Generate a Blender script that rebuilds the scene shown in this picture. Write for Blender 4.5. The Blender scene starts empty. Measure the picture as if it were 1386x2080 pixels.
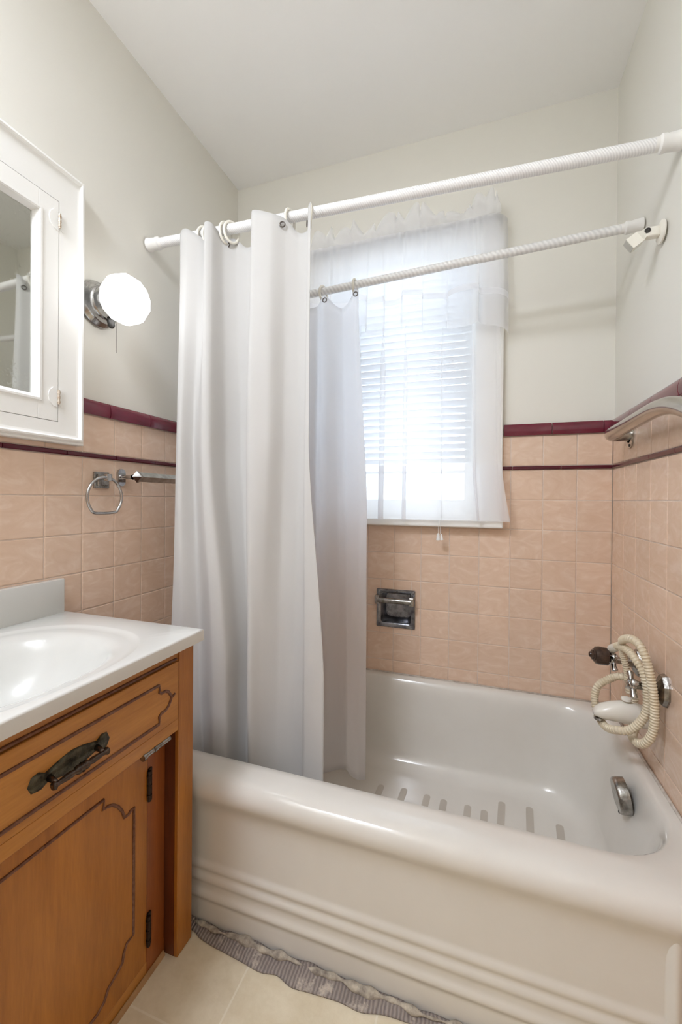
import bpy, bmesh, math, random
from mathutils import Vector, Matrix
random.seed(7)
scene = bpy.context.scene
COL = scene.collection
PI = math.pi
W, H, YF = 1.5127, 2.527, -2.15      # room width, height, wall behind the viewer
S = 0.10954                          # tile pitch
ROW0, ROWH = 1.2049, 0.10985         # height of the grout line under the liner, row height

# ------------------------------------------------------------------ materials
def new_mat(name):
    m = bpy.data.materials.new(name); m.use_nodes = True
    nt = m.node_tree; nt.nodes.clear()
    out = nt.nodes.new('ShaderNodeOutputMaterial')
    return m, nt, out
def N(nt, t, **kw):
    n = nt.nodes.new(t)
    for k, v in kw.items():
        if k in n.inputs: n.inputs[k].default_value = v
        else: setattr(n, k, v)
    return n
def srgb(r, g, b):
    f = lambda c: (c/255/12.92) if c/255 <= .04045 else ((c/255+.055)/1.055)**2.4
    return (f(r), f(g), f(b), 1)
def pbr(name, col, rough=.5, metal=0, noise=0, nscale=20, col2=None, bump=0, bscale=60, coat=0, spec=.5, stretch=None, sheen=0, trans=0):
    m, nt, out = new_mat(name)
    p = N(nt, 'ShaderNodeBsdfPrincipled')
    p.inputs['Base Color'].default_value = col
    p.inputs['Roughness'].default_value = rough
    p.inputs['Metallic'].default_value = metal
    p.inputs['Coat Weight'].default_value = coat
    p.inputs['Specular IOR Level'].default_value = spec
    tc = N(nt, 'ShaderNodeTexCoord')
    vec = tc.outputs['Object']
    if stretch:
        mp = N(nt, 'ShaderNodeMapping'); mp.inputs['Scale'].default_value = stretch
        nt.links.new(vec, mp.inputs['Vector']); vec = mp.outputs['Vector']
    if noise:
        n = N(nt, 'ShaderNodeTexNoise', Scale=nscale, Detail=5.0, Roughness=.6)
        nt.links.new(vec, n.inputs['Vector'])
        r = N(nt, 'ShaderNodeValToRGB')
        r.color_ramp.elements[0].position = .5-.3*noise if noise < 1 else .3
        r.color_ramp.elements[1].position = .5+.3*noise if noise < 1 else .7
        r.color_ramp.elements[0].color = col; r.color_ramp.elements[1].color = col2 or col
        nt.links.new(n.outputs['Fac'], r.inputs['Fac'])
        nt.links.new(r.outputs['Color'], p.inputs['Base Color'])
    if bump:
        n = N(nt, 'ShaderNodeTexNoise', Scale=bscale, Detail=4.0)
        nt.links.new(vec, n.inputs['Vector'])
        b = N(nt, 'ShaderNodeBump', Strength=bump, Distance=.003)
        nt.links.new(n.outputs['Fac'], b.inputs['Height'])
        nt.links.new(b.outputs['Normal'], p.inputs['Normal'])
    nt.links.new(p.outputs[0], out.inputs[0])
    return m

M = {}
M['plaster'] = pbr('wall_paint', srgb(226, 223, 214), .55, bump=.05, bscale=35)
M['ceiling'] = pbr('ceiling_paint', srgb(248, 247, 245), .7, bump=.05, bscale=40)
M['white_paint'] = pbr('white_gloss_paint', srgb(240, 239, 235), .3, bump=.04, bscale=50)
M['grout'] = pbr('grout', srgb(224, 209, 197), .8, noise=.8, nscale=25, col2=srgb(212, 194, 180))
M['burgundy'] = pbr('burgundy_glaze', srgb(98, 22, 42), .12, noise=.9, nscale=18, col2=srgb(116, 30, 52), coat=.3)
M['maroon'] = pbr('dark_burgundy_glaze', srgb(84, 22, 36), .18)
M['enamel'] = pbr('tub_enamel', srgb(222, 219, 212), .13, noise=.8, nscale=5, col2=srgb(216, 212, 204), coat=.25)
M['tread'] = pbr('tread_strip', srgb(190, 183, 172), .8)
M['chrome'] = pbr('chrome', srgb(205, 205, 205), .13, 1, noise=.6, nscale=45, col2=srgb(170, 168, 166))
M['old_chrome'] = pbr('worn_chrome', srgb(190, 188, 184), .25, 1, noise=1, nscale=60, col2=srgb(120, 116, 110), bump=.2, bscale=120)
M['mottled_chrome'] = pbr('dark_mottled_chrome', srgb(170, 172, 176), .25, 1, noise=1, nscale=40, col2=srgb(100, 100, 106), bump=.3, bscale=70)  # darker, more mottled chrome for the soap dish frame and recess
M['steel'] = pbr('brushed_steel', srgb(200, 196, 190), .22, 1, noise=.5, nscale=30, col2=srgb(178, 172, 164), stretch=(1, .15, 1))
M['dark_metal'] = pbr('dark_metal', srgb(70, 68, 66), .4, .8)
M['dark_ring'] = pbr('grommet_metal', srgb(105, 98, 92), .35, .9)
M['brass'] = pbr('painted_brass', srgb(178, 150, 118), .4, .6, noise=1, nscale=150, col2=srgb(232, 226, 216))
M['bronze'] = pbr('antique_bronze', srgb(34, 32, 26), .35, .7, noise=1, nscale=70, col2=srgb(96, 92, 76), bump=.7, bscale=140)
M['bronze_rod'] = pbr('bronze_grip', srgb(108, 92, 82), .25, .9, noise=.7, nscale=80, col2=srgb(66, 62, 60))
M['iron'] = pbr('black_iron', srgb(40, 30, 24), .5, .6, noise=1, nscale=120, col2=srgb(66, 50, 40))
M['brown'] = pbr('dark_brown_plastic', srgb(44, 30, 24), .22, noise=1, nscale=90, col2=srgb(78, 58, 46))
M['hose'] = pbr('cream_hose', srgb(222, 212, 190), .3, noise=.8, nscale=30, col2=srgb(206, 190, 160))
M['spout'] = pbr('cream_spout', srgb(232, 228, 218), .25)
M['rod'] = pbr('white_rod', srgb(236, 234, 230), .35)
M['rod_grey'] = pbr('curtain_rod_metal', srgb(176, 176, 174), .35, .5)
M['cream'] = pbr('cream_plastic', srgb(235, 231, 220), .35)
M['socket_grey'] = pbr('grey_socket', srgb(182, 180, 170), .5)
M['blind_cord'] = pbr('white_cord', srgb(238, 238, 236), .6)
M['marble'] = pbr('cultured_marble', srgb(212, 211, 207), .2, noise=.9, nscale=4, col2=srgb(204, 204, 199), coat=.3)
M['raw_wood'] = pbr('raw_wood', srgb(176, 138, 96), .7, noise=1, nscale=25, col2=srgb(150, 112, 76))
M['strip'] = pbr('dried_adhesive', srgb(198, 188, 170), .8, noise=1, nscale=60, col2=srgb(124, 114, 104), bump=.8, bscale=90)
M['caulk'] = pbr('caulk', srgb(214, 206, 196), .6, noise=1, nscale=40, col2=srgb(160, 150, 140))
M['door_paint'] = pbr('door_paint', srgb(236, 234, 228), .4)
M['mould'] = pbr('worn_moulding', srgb(92, 48, 26), .4, noise=1, nscale=120, col2=srgb(128, 88, 66), bump=.5, bscale=200)

def wood(name, a, b, vertical=True):
    m, nt, out = new_mat(name)
    p = N(nt, 'ShaderNodeBsdfPrincipled', Roughness=.38)
    p.inputs['Coat Weight'].default_value = .15
    tc = N(nt, 'ShaderNodeTexCoord'); mp = N(nt, 'ShaderNodeMapping')
    mp.inputs['Scale'].default_value = (9, 9, .9) if vertical else (9, .9, 9)
    nt.links.new(tc.outputs['Object'], mp.inputs['Vector'])
    n1 = N(nt, 'ShaderNodeTexNoise', Scale=2.2, Detail=6.0, Roughness=.6, Distortion=.6)
    n2 = N(nt, 'ShaderNodeTexNoise', Scale=28.0, Detail=3.0)
    nt.links.new(mp.outputs[0], n1.inputs['Vector']); nt.links.new(mp.outputs[0], n2.inputs['Vector'])
    mx = N(nt, 'ShaderNodeMath', operation='MULTIPLY_ADD')
    nt.links.new(n2.outputs['Fac'], mx.inputs[0]); mx.inputs[1].default_value = .35
    nt.links.new(n1.outputs['Fac'], mx.inputs[2])
    r = N(nt, 'ShaderNodeValToRGB')
    r.color_ramp.elements[0].position = .38; r.color_ramp.elements[0].color = a
    r.color_ramp.elements[1].position = .95; r.color_ramp.elements[1].color = b
    nt.links.new(mx.outputs[0], r.inputs['Fac'])
    nt.links.new(r.outputs['Color'], p.inputs['Base Color'])
    bp = N(nt, 'ShaderNodeBump', Strength=.08, Distance=.002)
    nt.links.new(n2.outputs['Fac'], bp.inputs['Height']); nt.links.new(bp.outputs[0], p.inputs['Normal'])
    nt.links.new(p.outputs[0], out.inputs[0])
    return m
M['wood_v'] = wood('maple_stain_upright', srgb(138, 80, 22), srgb(184, 120, 44))
M['wood_h'] = wood('maple_stain_lengthwise', srgb(150, 92, 32), srgb(198, 138, 62), False)
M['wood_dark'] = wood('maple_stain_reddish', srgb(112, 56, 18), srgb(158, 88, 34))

M['wood_shaded'] = wood('maple_shaded_return', srgb(66, 28, 10), srgb(116, 56, 22))  # same maple, with the shade of the stile's inner side put into the colour
def tile_mat():
    m, nt, out = new_mat('peach_glazed_tile')
    p = N(nt, 'ShaderNodeBsdfPrincipled', Roughness=.22)
    p.inputs['Coat Weight'].default_value = .15
    at = N(nt, 'ShaderNodeAttribute'); at.attribute_name = 'tile_shade'
    tc = N(nt, 'ShaderNodeTexCoord')
    sc = N(nt, 'ShaderNodeVectorMath', operation='SCALE'); sc.inputs['Scale'].default_value = 37.0
    nt.links.new(at.outputs['Vector'], sc.inputs[0])
    ad = N(nt, 'ShaderNodeVectorMath', operation='ADD')
    nt.links.new(tc.outputs['Object'], ad.inputs[0]); nt.links.new(sc.outputs[0], ad.inputs[1])
    mp = N(nt, 'ShaderNodeMapping'); mp.inputs['Scale'].default_value = (1, 1, 2.0)
    mp.inputs['Rotation'].default_value = (.6, .6, .5)
    nt.links.new(ad.outputs[0], mp.inputs[0])
    n1 = N(nt, 'ShaderNodeTexNoise', Scale=11.0, Detail=4.0, Roughness=.55, Distortion=2.2)
    nt.links.new(mp.outputs[0], n1.inputs['Vector'])
    r = N(nt, 'ShaderNodeValToRGB')
    cr = r.color_ramp
    cr.elements[0].position = .3; cr.elements[0].color = srgb(220, 190, 165)
    cr.elements[1].position = .72; cr.elements[1].color = srgb(232, 208, 188)
    e = cr.elements.new(.52); e.color = srgb(225, 197, 174)
    nt.links.new(n1.outputs['Fac'], r.inputs['Fac'])
    h = N(nt, 'ShaderNodeHueSaturation')
    mr = N(nt, 'ShaderNodeMapRange'); mr.inputs['To Min'].default_value = .96; mr.inputs['To Max'].default_value = 1.03
    nt.links.new(at.outputs['Fac'], mr.inputs['Value']); nt.links.new(mr.outputs[0], h.inputs['Value'])
    nt.links.new(r.outputs['Color'], h.inputs['Color'])
    nt.links.new(h.outputs['Color'], p.inputs['Base Color'])
    nt.links.new(p.outputs[0], out.inputs[0])
    return m
M['tile'] = tile_mat()

def floor_mat():
    m, nt, out = new_mat('beige_vinyl')
    p = N(nt, 'ShaderNodeBsdfPrincipled', Roughness=.5)
    tc = N(nt, 'ShaderNodeTexCoord')
    n1 = N(nt, 'ShaderNodeTexNoise', Scale=9.0, Detail=8.0, Roughness=.7)
    n2 = N(nt, 'ShaderNodeTexNoise', Scale=180.0, Detail=2.0)
    nt.links.new(tc.outputs['Object'], n1.inputs['Vector']); nt.links.new(tc.outputs['Object'], n2.inputs['Vector'])
    r = N(nt, 'ShaderNodeValToRGB')
    r.color_ramp.elements[0].position = .3; r.color_ramp.elements[0].color = srgb(206, 192, 162)
    r.color_ramp.elements[1].position = .7; r.color_ramp.elements[1].color = srgb(230, 220, 196)
    nt.links.new(n1.outputs['Fac'], r.inputs['Fac'])
    br = N(nt, 'ShaderNodeTexBrick', Scale=1.0)
    br.offset = 0; br.squash = 1
    br.inputs['Color1'].default_value = (0, 0, 0, 1); br.inputs['Color2'].default_value = (0, 0, 0, 1); br.inputs['Mortar'].default_value = (1, 1, 1, 1)
    br.inputs['Mortar Size'].default_value = .0022; br.inputs['Brick Width'].default_value = .305; br.inputs['Row Height'].default_value = .305
    mp = N(nt, 'ShaderNodeMapping'); mp.inputs['Location'].default_value = (-.579+.305*2, 1.28, 0)
    nt.links.new(tc.outputs['Object'], mp.inputs[0]); nt.links.new(mp.outputs[0], br.inputs['Vector'])
    mx = N(nt, 'ShaderNodeMix', data_type='RGBA')
    mm = N(nt, 'ShaderNodeMath', operation='MULTIPLY'); mm.inputs[1].default_value = .5
    nt.links.new(br.outputs['Color'], mm.inputs[0])
    nt.links.new(mm.outputs[0], mx.inputs[0]); nt.links.new(r.outputs['Color'], mx.inputs[6]); mx.inputs[7].default_value = srgb(240, 234, 218)
    nt.links.new(mx.outputs[2], p.inputs['Base Color'])
    bp = N(nt, 'ShaderNodeBump', Strength=.12, Distance=.002)
    nt.links.new(n2.outputs['Fac'], bp.inputs['Height']); nt.links.new(bp.outputs[0], p.inputs['Normal'])
    nt.links.new(p.outputs[0], out.inputs[0])
    return m
M['floor'] = floor_mat()

def cloth(name, col, transl, transp, weave=0):
    m, nt, out = new_mat(name)
    d = N(nt, 'ShaderNodeBsdfDiffuse', Color=col)
    t = N(nt, 'ShaderNodeBsdfTranslucent', Color=col)
    a = N(nt, 'ShaderNodeMixShader'); a.inputs[0].default_value = transl
    nt.links.new(d.outputs[0], a.inputs[1]); nt.links.new(t.outputs[0], a.inputs[2])
    last = a.outputs[0]
    if transp:
        tr = N(nt, 'ShaderNodeBsdfTransparent')
        b = N(nt, 'ShaderNodeMixShader'); b.inputs[0].default_value = transp
        nt.links.new(last, b.inputs[1]); nt.links.new(tr.outputs[0], b.inputs[2]); last = b.outputs[0]
    if weave:
        tc = N(nt, 'ShaderNodeTexCoord'); n = N(nt, 'ShaderNodeTexNoise', Scale=9.0, Detail=4.0)
        mp = N(nt, 'ShaderNodeMapping'); mp.inputs['Scale'].default_value = (1, 1, .45)
        nt.links.new(tc.outputs['Object'], mp.inputs[0]); nt.links.new(mp.outputs[0], n.inputs['Vector'])
        bp = N(nt, 'ShaderNodeBump', Strength=weave, Distance=.01)
        nt.links.new(n.outputs['Fac'], bp.inputs['Height'])
        nt.links.new(bp.outputs[0], d.inputs['Normal']); nt.links.new(bp.outputs[0], t.inputs['Normal'])
    nt.links.new(last, out.inputs[0])
    return m
M['curtain'] = cloth('white_curtain_fabric', srgb(212, 210, 207), .15, 0, .25)
M['liner'] = cloth('thin_liner_fabric', srgb(252, 252, 254), .75, .16, .3)
M['sheer'] = cloth('sheer_fabric', srgb(250, 250, 252), .5, .50)
M['sheer_thick'] = cloth('sheer_hem_fabric', srgb(248, 248, 250), .4, .35)
M['slat'] = cloth('blind_slat', srgb(244, 245, 248), .2, 0)

def glass_mat():
    m, nt, out = new_mat('window_glass')
    g = N(nt, 'ShaderNodeBsdfGlossy', Roughness=.02); t = N(nt, 'ShaderNodeBsdfTransparent')
    mx = N(nt, 'ShaderNodeMixShader'); mx.inputs[0].default_value = .06
    nt.links.new(t.outputs[0], mx.inputs[1]); nt.links.new(g.outputs[0], mx.inputs[2]); nt.links.new(mx.outputs[0], out.inputs[0])
    return m
M['glass'] = glass_mat()
def mirror_mat():
    m, nt, out = new_mat('spotted_mirror')
    p = N(nt, 'ShaderNodeBsdfPrincipled', Metallic=1.0)
    p.inputs['Base Color'].default_value = srgb(205, 206, 200)
    tc = N(nt, 'ShaderNodeTexCoord'); n = N(nt, 'ShaderNodeTexNoise', Scale=160.0, Detail=3.0)
    n2 = N(nt, 'ShaderNodeTexNoise', Scale=6.0, Detail=2.0)
    nt.links.new(tc.outputs['Object'], n.inputs['Vector']); nt.links.new(tc.outputs['Object'], n2.inputs['Vector'])
    mu = N(nt, 'ShaderNodeMath', operation='MULTIPLY'); nt.links.new(n.outputs['Fac'], mu.inputs[0]); nt.links.new(n2.outputs['Fac'], mu.inputs[1])
    r = N(nt, 'ShaderNodeMapRange'); r.inputs['From Min'].default_value = .24; r.inputs['From Max'].default_value = .45
    r.inputs['To Min'].default_value = .03; r.inputs['To Max'].default_value = .28
    nt.links.new(mu.outputs[0], r.inputs['Value']); nt.links.new(r.outputs[0], p.inputs['Roughness'])
    nt.links.new(p.outputs[0], out.inputs[0])
    return m
M['mirror'] = mirror_mat()
def glow(name, col, strength):
    m, nt, out = new_mat(name)
    e = N(nt, 'ShaderNodeEmission', Color=col, Strength=strength)
    nt.links.new(e.outputs[0], out.inputs[0])
    return m
LAMP, FILL = 3.2, 58.0
M['globe'] = glow('lit_opal_glass', (.95, .96, .97, 1), LAMP)
M['fill_glow'] = glow('fill_lamp_glow', (.83, .885, 1, 1), FILL)  # glow of the added fill lamp on the ceiling
def ribbed(name, col, scale, strength):
    m, nt, out = new_mat(name)
    p = N(nt, 'ShaderNodeBsdfPrincipled', Roughness=.35); p.inputs['Base Color'].default_value = col
    tc = N(nt, 'ShaderNodeTexCoord')
    mp = N(nt, 'ShaderNodeMapping'); mp.inputs['Scale'].default_value = (1, 1.1, 1.1)
    mp.inputs['Rotation'].default_value = (0, .5, 0)
    nt.links.new(tc.outputs['Object'], mp.inputs[0])
    w = N(nt, 'ShaderNodeTexWave', Scale=scale, Distortion=0.0); w.bands_direction = 'X'
    nt.links.new(mp.outputs[0], w.inputs['Vector'])
    r = N(nt, 'ShaderNodeValToRGB')
    r.color_ramp.elements[0].color = (col[0]*.86, col[1]*.86, col[2]*.86, 1); r.color_ramp.elements[1].color = col
    nt.links.new(w.outputs['Fac'], r.inputs['Fac']); nt.links.new(r.outputs['Color'], p.inputs['Base Color'])
    b = N(nt, 'ShaderNodeBump', Strength=strength, Distance=.002)
    nt.links.new(w.outputs['Fac'], b.inputs['Height']); nt.links.new(b.outputs[0], p.inputs['Normal'])
    nt.links.new(p.outputs[0], out.inputs[0])
    return m
M['rod_cover'] = ribbed('ribbed_rod_cover', srgb(242, 241, 240), 58.0, .4)
M['rod_twist'] = ribbed('twisted_rod_cover', srgb(238, 237, 235), 26.0, .6)
def strip_mat():
    m, nt, out = new_mat('grey_combed_strip')
    p = N(nt, 'ShaderNodeBsdfPrincipled', Roughness=.6)
    tc = N(nt, 'ShaderNodeTexCoord')
    w = N(nt, 'ShaderNodeTexWave', Scale=38.0, Distortion=2.0); w.bands_direction = 'X'; w.inputs['Detail Scale'].default_value = 2.0
    n = N(nt, 'ShaderNodeTexNoise', Scale=22.0, Detail=6.0, Roughness=.7)
    nt.links.new(tc.outputs['Object'], w.inputs['Vector']); nt.links.new(tc.outputs['Object'], n.inputs['Vector'])
    r = N(nt, 'ShaderNodeValToRGB')
    r.color_ramp.elements[0].color = srgb(120, 110, 106); r.color_ramp.elements[1].color = srgb(156, 146, 138)
    nt.links.new(w.outputs['Fac'], r.inputs['Fac'])
    r2 = N(nt, 'ShaderNodeValToRGB'); r2.color_ramp.elements[0].position = .56; r2.color_ramp.elements[1].position = .66
    nt.links.new(n.outputs['Fac'], r2.inputs['Fac'])
    mx = N(nt, 'ShaderNodeMix', data_type='RGBA'); nt.links.new(r2.outputs['Color'], mx.inputs[0])
    nt.links.new(r.outputs['Color'], mx.inputs[6]); mx.inputs[7].default_value = srgb(196, 184, 170)
    nt.links.new(mx.outputs[2], p.inputs['Base Color'])
    b = N(nt, 'ShaderNodeBump', Strength=.6, Distance=.002); nt.links.new(w.outputs['Fac'], b.inputs['Height']); nt.links.new(b.outputs[0], p.inputs['Normal'])
    nt.links.new(p.outputs[0], out.inputs[0])
    return m
M['strip_grey'] = strip_mat()

# ------------------------------------------------------------------ mesh helpers
def box(bm, x0, x1, y0, y1, z0, z1, bev=0, seg=2):
    t = bmesh.new()
    bmesh.ops.create_cube(t, size=1)
    for v in t.verts:
        v.co = Vector(((x0+x1)/2+v.co.x*(x1-x0), (y0+y1)/2+v.co.y*(y1-y0), (z0+z1)/2+v.co.z*(z1-z0)))
    if bev: bmesh.ops.bevel(t, geom=t.edges[:], offset=bev, segments=seg, affect='EDGES', profile=.5)
    merge(bm, t)
def merge(bm, t, mat=None):
    vs = [bm.verts.new(mat @ v.co if mat else v.co) for v in t.verts]
    t.verts.index_update()
    fs = []
    for f in t.faces:
        try: fs.append(bm.faces.new([vs[v.index] for v in f.verts]))
        except ValueError: pass
    t.free(); return fs
def loft(bm, rings, closed=True, cap0=False, cap1=False):
    R = [[bm.verts.new(p) for p in r] for r in rings]
    n = len(R[0])
    for a, b in zip(R, R[1:]):
        for i in range(n if closed else n-1):
            j = (i+1) % n
            bm.faces.new((a[i], a[j], b[j], b[i]))
    if cap0: bm.faces.new(list(reversed(R[0])))
    if cap1: bm.faces.new(R[-1])
def frames(pts):
    pts = [Vector(p) for p in pts]; T = []
    for i in range(len(pts)):
        a = pts[max(i-1, 0)]; b = pts[min(i+1, len(pts)-1)]
        T.append((b-a).normalized())
    up = Vector((0, 0, 1)) if abs(T[0].z) < .9 else Vector((1, 0, 0))
    n = (up-T[0]*up.dot(T[0])).normalized(); out = []
    for t in T:
        n = (n-t*n.dot(t)).normalized(); out.append((t, n, t.cross(n)))
    return pts, out
def tube(bm, pts, r, seg=16, caps=True):
    pts, fr = frames(pts)
    rr = r if isinstance(r, (list, tuple)) else [r]*len(pts)
    rings = [[p+(n*math.cos(2*PI*k/seg)+b*math.sin(2*PI*k/seg))*q for k in range(seg)] for p, (t, n, b), q in zip(pts, fr, rr)]
    loft(bm, rings, True, caps, caps)
def ring_tube(bm, pts, r, seg=10):
    """closed tube through a planar loop of points"""
    P = [Vector(p) for p in pts]; n = len(P)
    c = sum(P, Vector())/n
    nor = Vector()
    for i in range(n): nor += (P[i]-c).cross(P[(i+1) % n]-c)
    nor.normalize(); rings = []
    for i in range(n):
        t = (P[(i+1) % n]-P[i-1]).normalized(); s = t.cross(nor)
        rings.append([P[i]+(nor*math.cos(2*PI*k/seg)+s*math.sin(2*PI*k/seg))*r for k in range(seg)])
    loft(bm, rings+[rings[0]])
    bmesh.ops.remove_doubles(bm, verts=bm.verts[:], dist=1e-6)
def catmull(pts, n=8, closed=False):
    P = [Vector(p) for p in pts]; out = []; m = len(P)
    for i in range(m if closed else m-1):
        if closed: a, b, c, d = P[i-1], P[i], P[(i+1) % m], P[(i+2) % m]
        else: a, b, c, d = P[max(i-1, 0)], P[i], P[i+1], P[min(i+2, m-1)]
        for k in range(n):
            t = k/n
            out.append(.5*((2*b)+(c-a)*t+(2*a-5*b+4*c-d)*t*t+(3*b-a-3*c+d)*t**3))
    if not closed: out.append(P[-1])
    return out
def lathe(bm, prof, origin, axis, seg=24, cap0=False, cap1=False, phase=0, squash=(1, 1)):
    """prof: (distance along axis, radius)"""
    a = Vector(axis).normalized(); o = Vector(origin)
    u = Vector((0, 0, 1)) if abs(a.z) < .9 else Vector((1, 0, 0))
    u = (u-a*u.dot(a)).normalized(); v = a.cross(u)
    rings = [[o+a*d+u*(r*squash[0]*math.cos(2*PI*k/seg+phase))+v*(r*squash[1]*math.sin(2*PI*k/seg+phase)) for k in range(seg)] for d, r in prof]
    loft(bm, rings, True, cap0, cap1)
def prism(bm, poly, p0, ex, ey, ez, depth):
    """extrude a 2-D polygon (in ex,ey) along ez"""
    p0, ex, ey, ez = map(Vector, (p0, ex, ey, ez))
    a = [p0+ex*x+ey*y for x, y in poly]
    loft(bm, [a, [q+ez*depth for q in a]], True, True, True)
def rrect(x0, x1, y0, y1, r, n=6):
    out = []
    for cx, cy, a in ((x1-r, y1-r, 0), (x0+r, y1-r, 90), (x0+r, y0+r, 180), (x1-r, y0+r, 270)):
        for k in range(n+1):
            t = math.radians(a+90*k/n); out.append((cx+r*math.cos(t), cy+r*math.sin(t)))
    return out
def sheet(bm, f, nu, nv):
    g = [[bm.verts.new(f(i/nu, j/nv)) for j in range(nv+1)] for i in range(nu+1)]
    for i in range(nu):
        for j in range(nv):
            bm.faces.new((g[i][j], g[i+1][j], g[i+1][j+1], g[i][j+1]))
def bm_new(): return bmesh.new()
def root(name, loc, label=None, cat=None, group=None, kind=None):
    o = bpy.data.objects.new(name, None); COL.objects.link(o); o.location = loc
    o.empty_display_size = .05
    if label: o['label'] = label
    if cat: o['category'] = cat
    if group: o['group'] = group
    if kind: o['kind'] = kind
    return o
def wloc(o):
    v = Vector()
    while o is not None: v = v+o.location; o = o.parent
    return v
def part(name, bm, mat, parent=None, smooth=False, auto=None, label=None, kind=None, thick=0, subsurf=0, sharp=None, fixn=True):
    if fixn: bmesh.ops.recalc_face_normals(bm, faces=bm.faces[:])
    off = wloc(parent) if parent else Vector()
    for v in bm.verts: v.co -= off
    me = bpy.data.meshes.new(name); bm.to_mesh(me); bm.free()
    if smooth:
        me.polygons.foreach_set('use_smooth', [True]*len(me.polygons))
        if sharp: me.set_sharp_from_angle(angle=math.radians(sharp))
    me.materials.append(M[mat] if isinstance(mat, str) else mat)
    o = bpy.data.objects.new(name, me); COL.objects.link(o)
    if parent: o.parent = parent
    if label: o['label'] = label
    if kind: o['kind'] = kind
    if thick:
        s = o.modifiers.new('solid', 'SOLIDIFY'); s.thickness = thick; s.offset = 0
    if subsurf:
        s = o.modifiers.new('sub', 'SUBSURF'); s.levels = subsurf; s.render_levels = subsurf
    return o
def top(o, label, cat, group=None):
    o['label'] = label; o['category'] = cat
    if group: o['group'] = group
    return o
def dup(r, loc, label=None):
    c = r.copy(); COL.objects.link(c); c.location = loc
    if label: c['label'] = label
    for ch in list(r.children):
        d = ch.copy(); COL.objects.link(d); d.parent = c
        for g in list(ch.children):
            e = g.copy(); COL.objects.link(e); e.parent = d
    return c

# ------------------------------------------------------------------ the setting
def rect_minus(rects, hole):
    hx0, hx1, hz0, hz1 = hole; out = []
    for x0, x1, z0, z1 in rects:
        if hx0 >= x1 or hx1 <= x0 or hz0 >= z1 or hz1 <= z0: out.append((x0, x1, z0, z1)); continue
        if x0 < hx0: out.append((x0, hx0, z0, z1))
        if x1 > hx1: out.append((hx1, x1, z0, z1))
        a, b = max(x0, hx0), min(x1, hx1)
        if z0 < hz0: out.append((a, b, z0, hz0))
        if z1 > hz1: out.append((a, b, hz1, z1))
    return out
G = .005                        # the tiles stand this far in front of the plaster
WIN = (.46, 1.055, 1.018, 2.066)
NICHE = (.692, .820, .587, .713)
bm = bm_new()
rs = [(-.12, W+.12, 0, H)]
for h in (WIN, NICHE): rs = rect_minus(rs, h)
for x0, x1, z0, z1 in rs: box(bm, x0, x1, G, .16, z0, z1)
wall_back = part('wall_back', bm, 'plaster', kind='structure')
bm = bm_new()
for y0, y1, z0, z1 in rect_minus([(YF-.12, G, 0, H)], (-2.12, -1.54, 0, 2.08)): box(bm, -.12-G, -G, y0, y1, z0, z1)
wall_left = part('wall_left', bm, 'plaster', kind='structure')
bm = bm_new(); box(bm, W+G, W+G+.12, YF-.12, G, 0, H); wall_right = part('wall_right', bm, 'plaster', kind='structure')
bm = bm_new(); box(bm, -G, W+G, YF-.12, YF, 0, H); wall_front = part('wall_front', bm, 'plaster', kind='structure')
bm = bm_new(); box(bm, -.12, W+.12, YF-.12, .16, -.1, 0); part('floor', bm, 'floor', kind='structure')
bm = bm_new(); box(bm, -.12, W+.12, YF-.12, .16, H, H+.1); part('ceiling', bm, 'ceiling', kind='structure')
# closed door to the hall in the left wall, behind the viewer
DY0, DY1, DZ = -2.12, -1.54, 2.08
d1 = root('door_1', (0, -1.83, 0), kind='structure')
bm = bm_new()
box(bm, -.125, .016, DY0-.001, DY0+.018, 0, DZ); box(bm, -.125, .016, DY1-.018, DY1+.001, 0, DZ); box(bm, -.125, .016, DY0, DY1, DZ-.018, DZ+.001)
part('jamb', bm, 'white_paint', d1)
bm = bm_new(); box(bm, -.06, -.02, DY0+.019, DY1-.019, .006, DZ-.019, .002); part('leaf', bm, 'door_paint', d1)
bm = bm_new(); lathe(bm, [(0, .025), (.006, .025), (.01, .01), (.035, .01), (.04, .024), (.055, .027), (.068, .018), (.07, 0.001)], (-.02, DY0+.075, .95), (1, 0, 0)); part('knob', bm, 'brass', d1, True)
bm = bm_new(); box(bm, -.004, .018, DY1-.004, DY1+.055, 0, DZ+.06, .003); box(bm, -.004, .018, DY0, DY1-.004, DZ-.004, DZ+.06, .003)
part('casing', bm, 'white_paint', d1)

# wall tiles: real bevelled tiles on a grout bed
def tiles(name, parent, cells, place):
    bm = bm_new(); lay = bm.faces.layers.float.new('tile_shade')
    for (a0, a1, z0, z1) in cells:
        if a1-a0 < .004 or z1-z0 < .004: continue
        g = .0011; t = bmesh.new(); bmesh.ops.create_cube(t, size=1)
        for v in t.verts: v.co = Vector((a0+g+(v.co.x+.5)*(a1-a0-2*g), -.5*G*(1-1)+(v.co.y+.5)*G, z0+g+(v.co.z+.5)*(z1-z0-2*g)))
        es = [e for e in t.edges if all(abs(v.co.y) < 1e-6 for v in e.verts)]
        bmesh.ops.bevel(t, geom=es, offset=.0022, segments=2, affect='EDGES', profile=.6)
        s = random.random()
        for v in t.verts: v.co = place(v.co)
        for f in merge(bm, t): f[lay] = s
    return part(name, bm, 'tile', parent)
def trim(name, parent, spans, prof, place, mat):
    bm = bm_new()
    for a0, a1 in spans:
        prism(bm, [(-d, z) for d, z in prof], place(Vector((a0+.0011, 0, 0))), place(Vector((0, 1, 0)))-place(Vector()), (0, 0, 1), place(Vector((1, 0, 0)))-place(Vector()), a1-a0-.0022)
    return part(name, bm, mat, parent, True, sharp=35)
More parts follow.
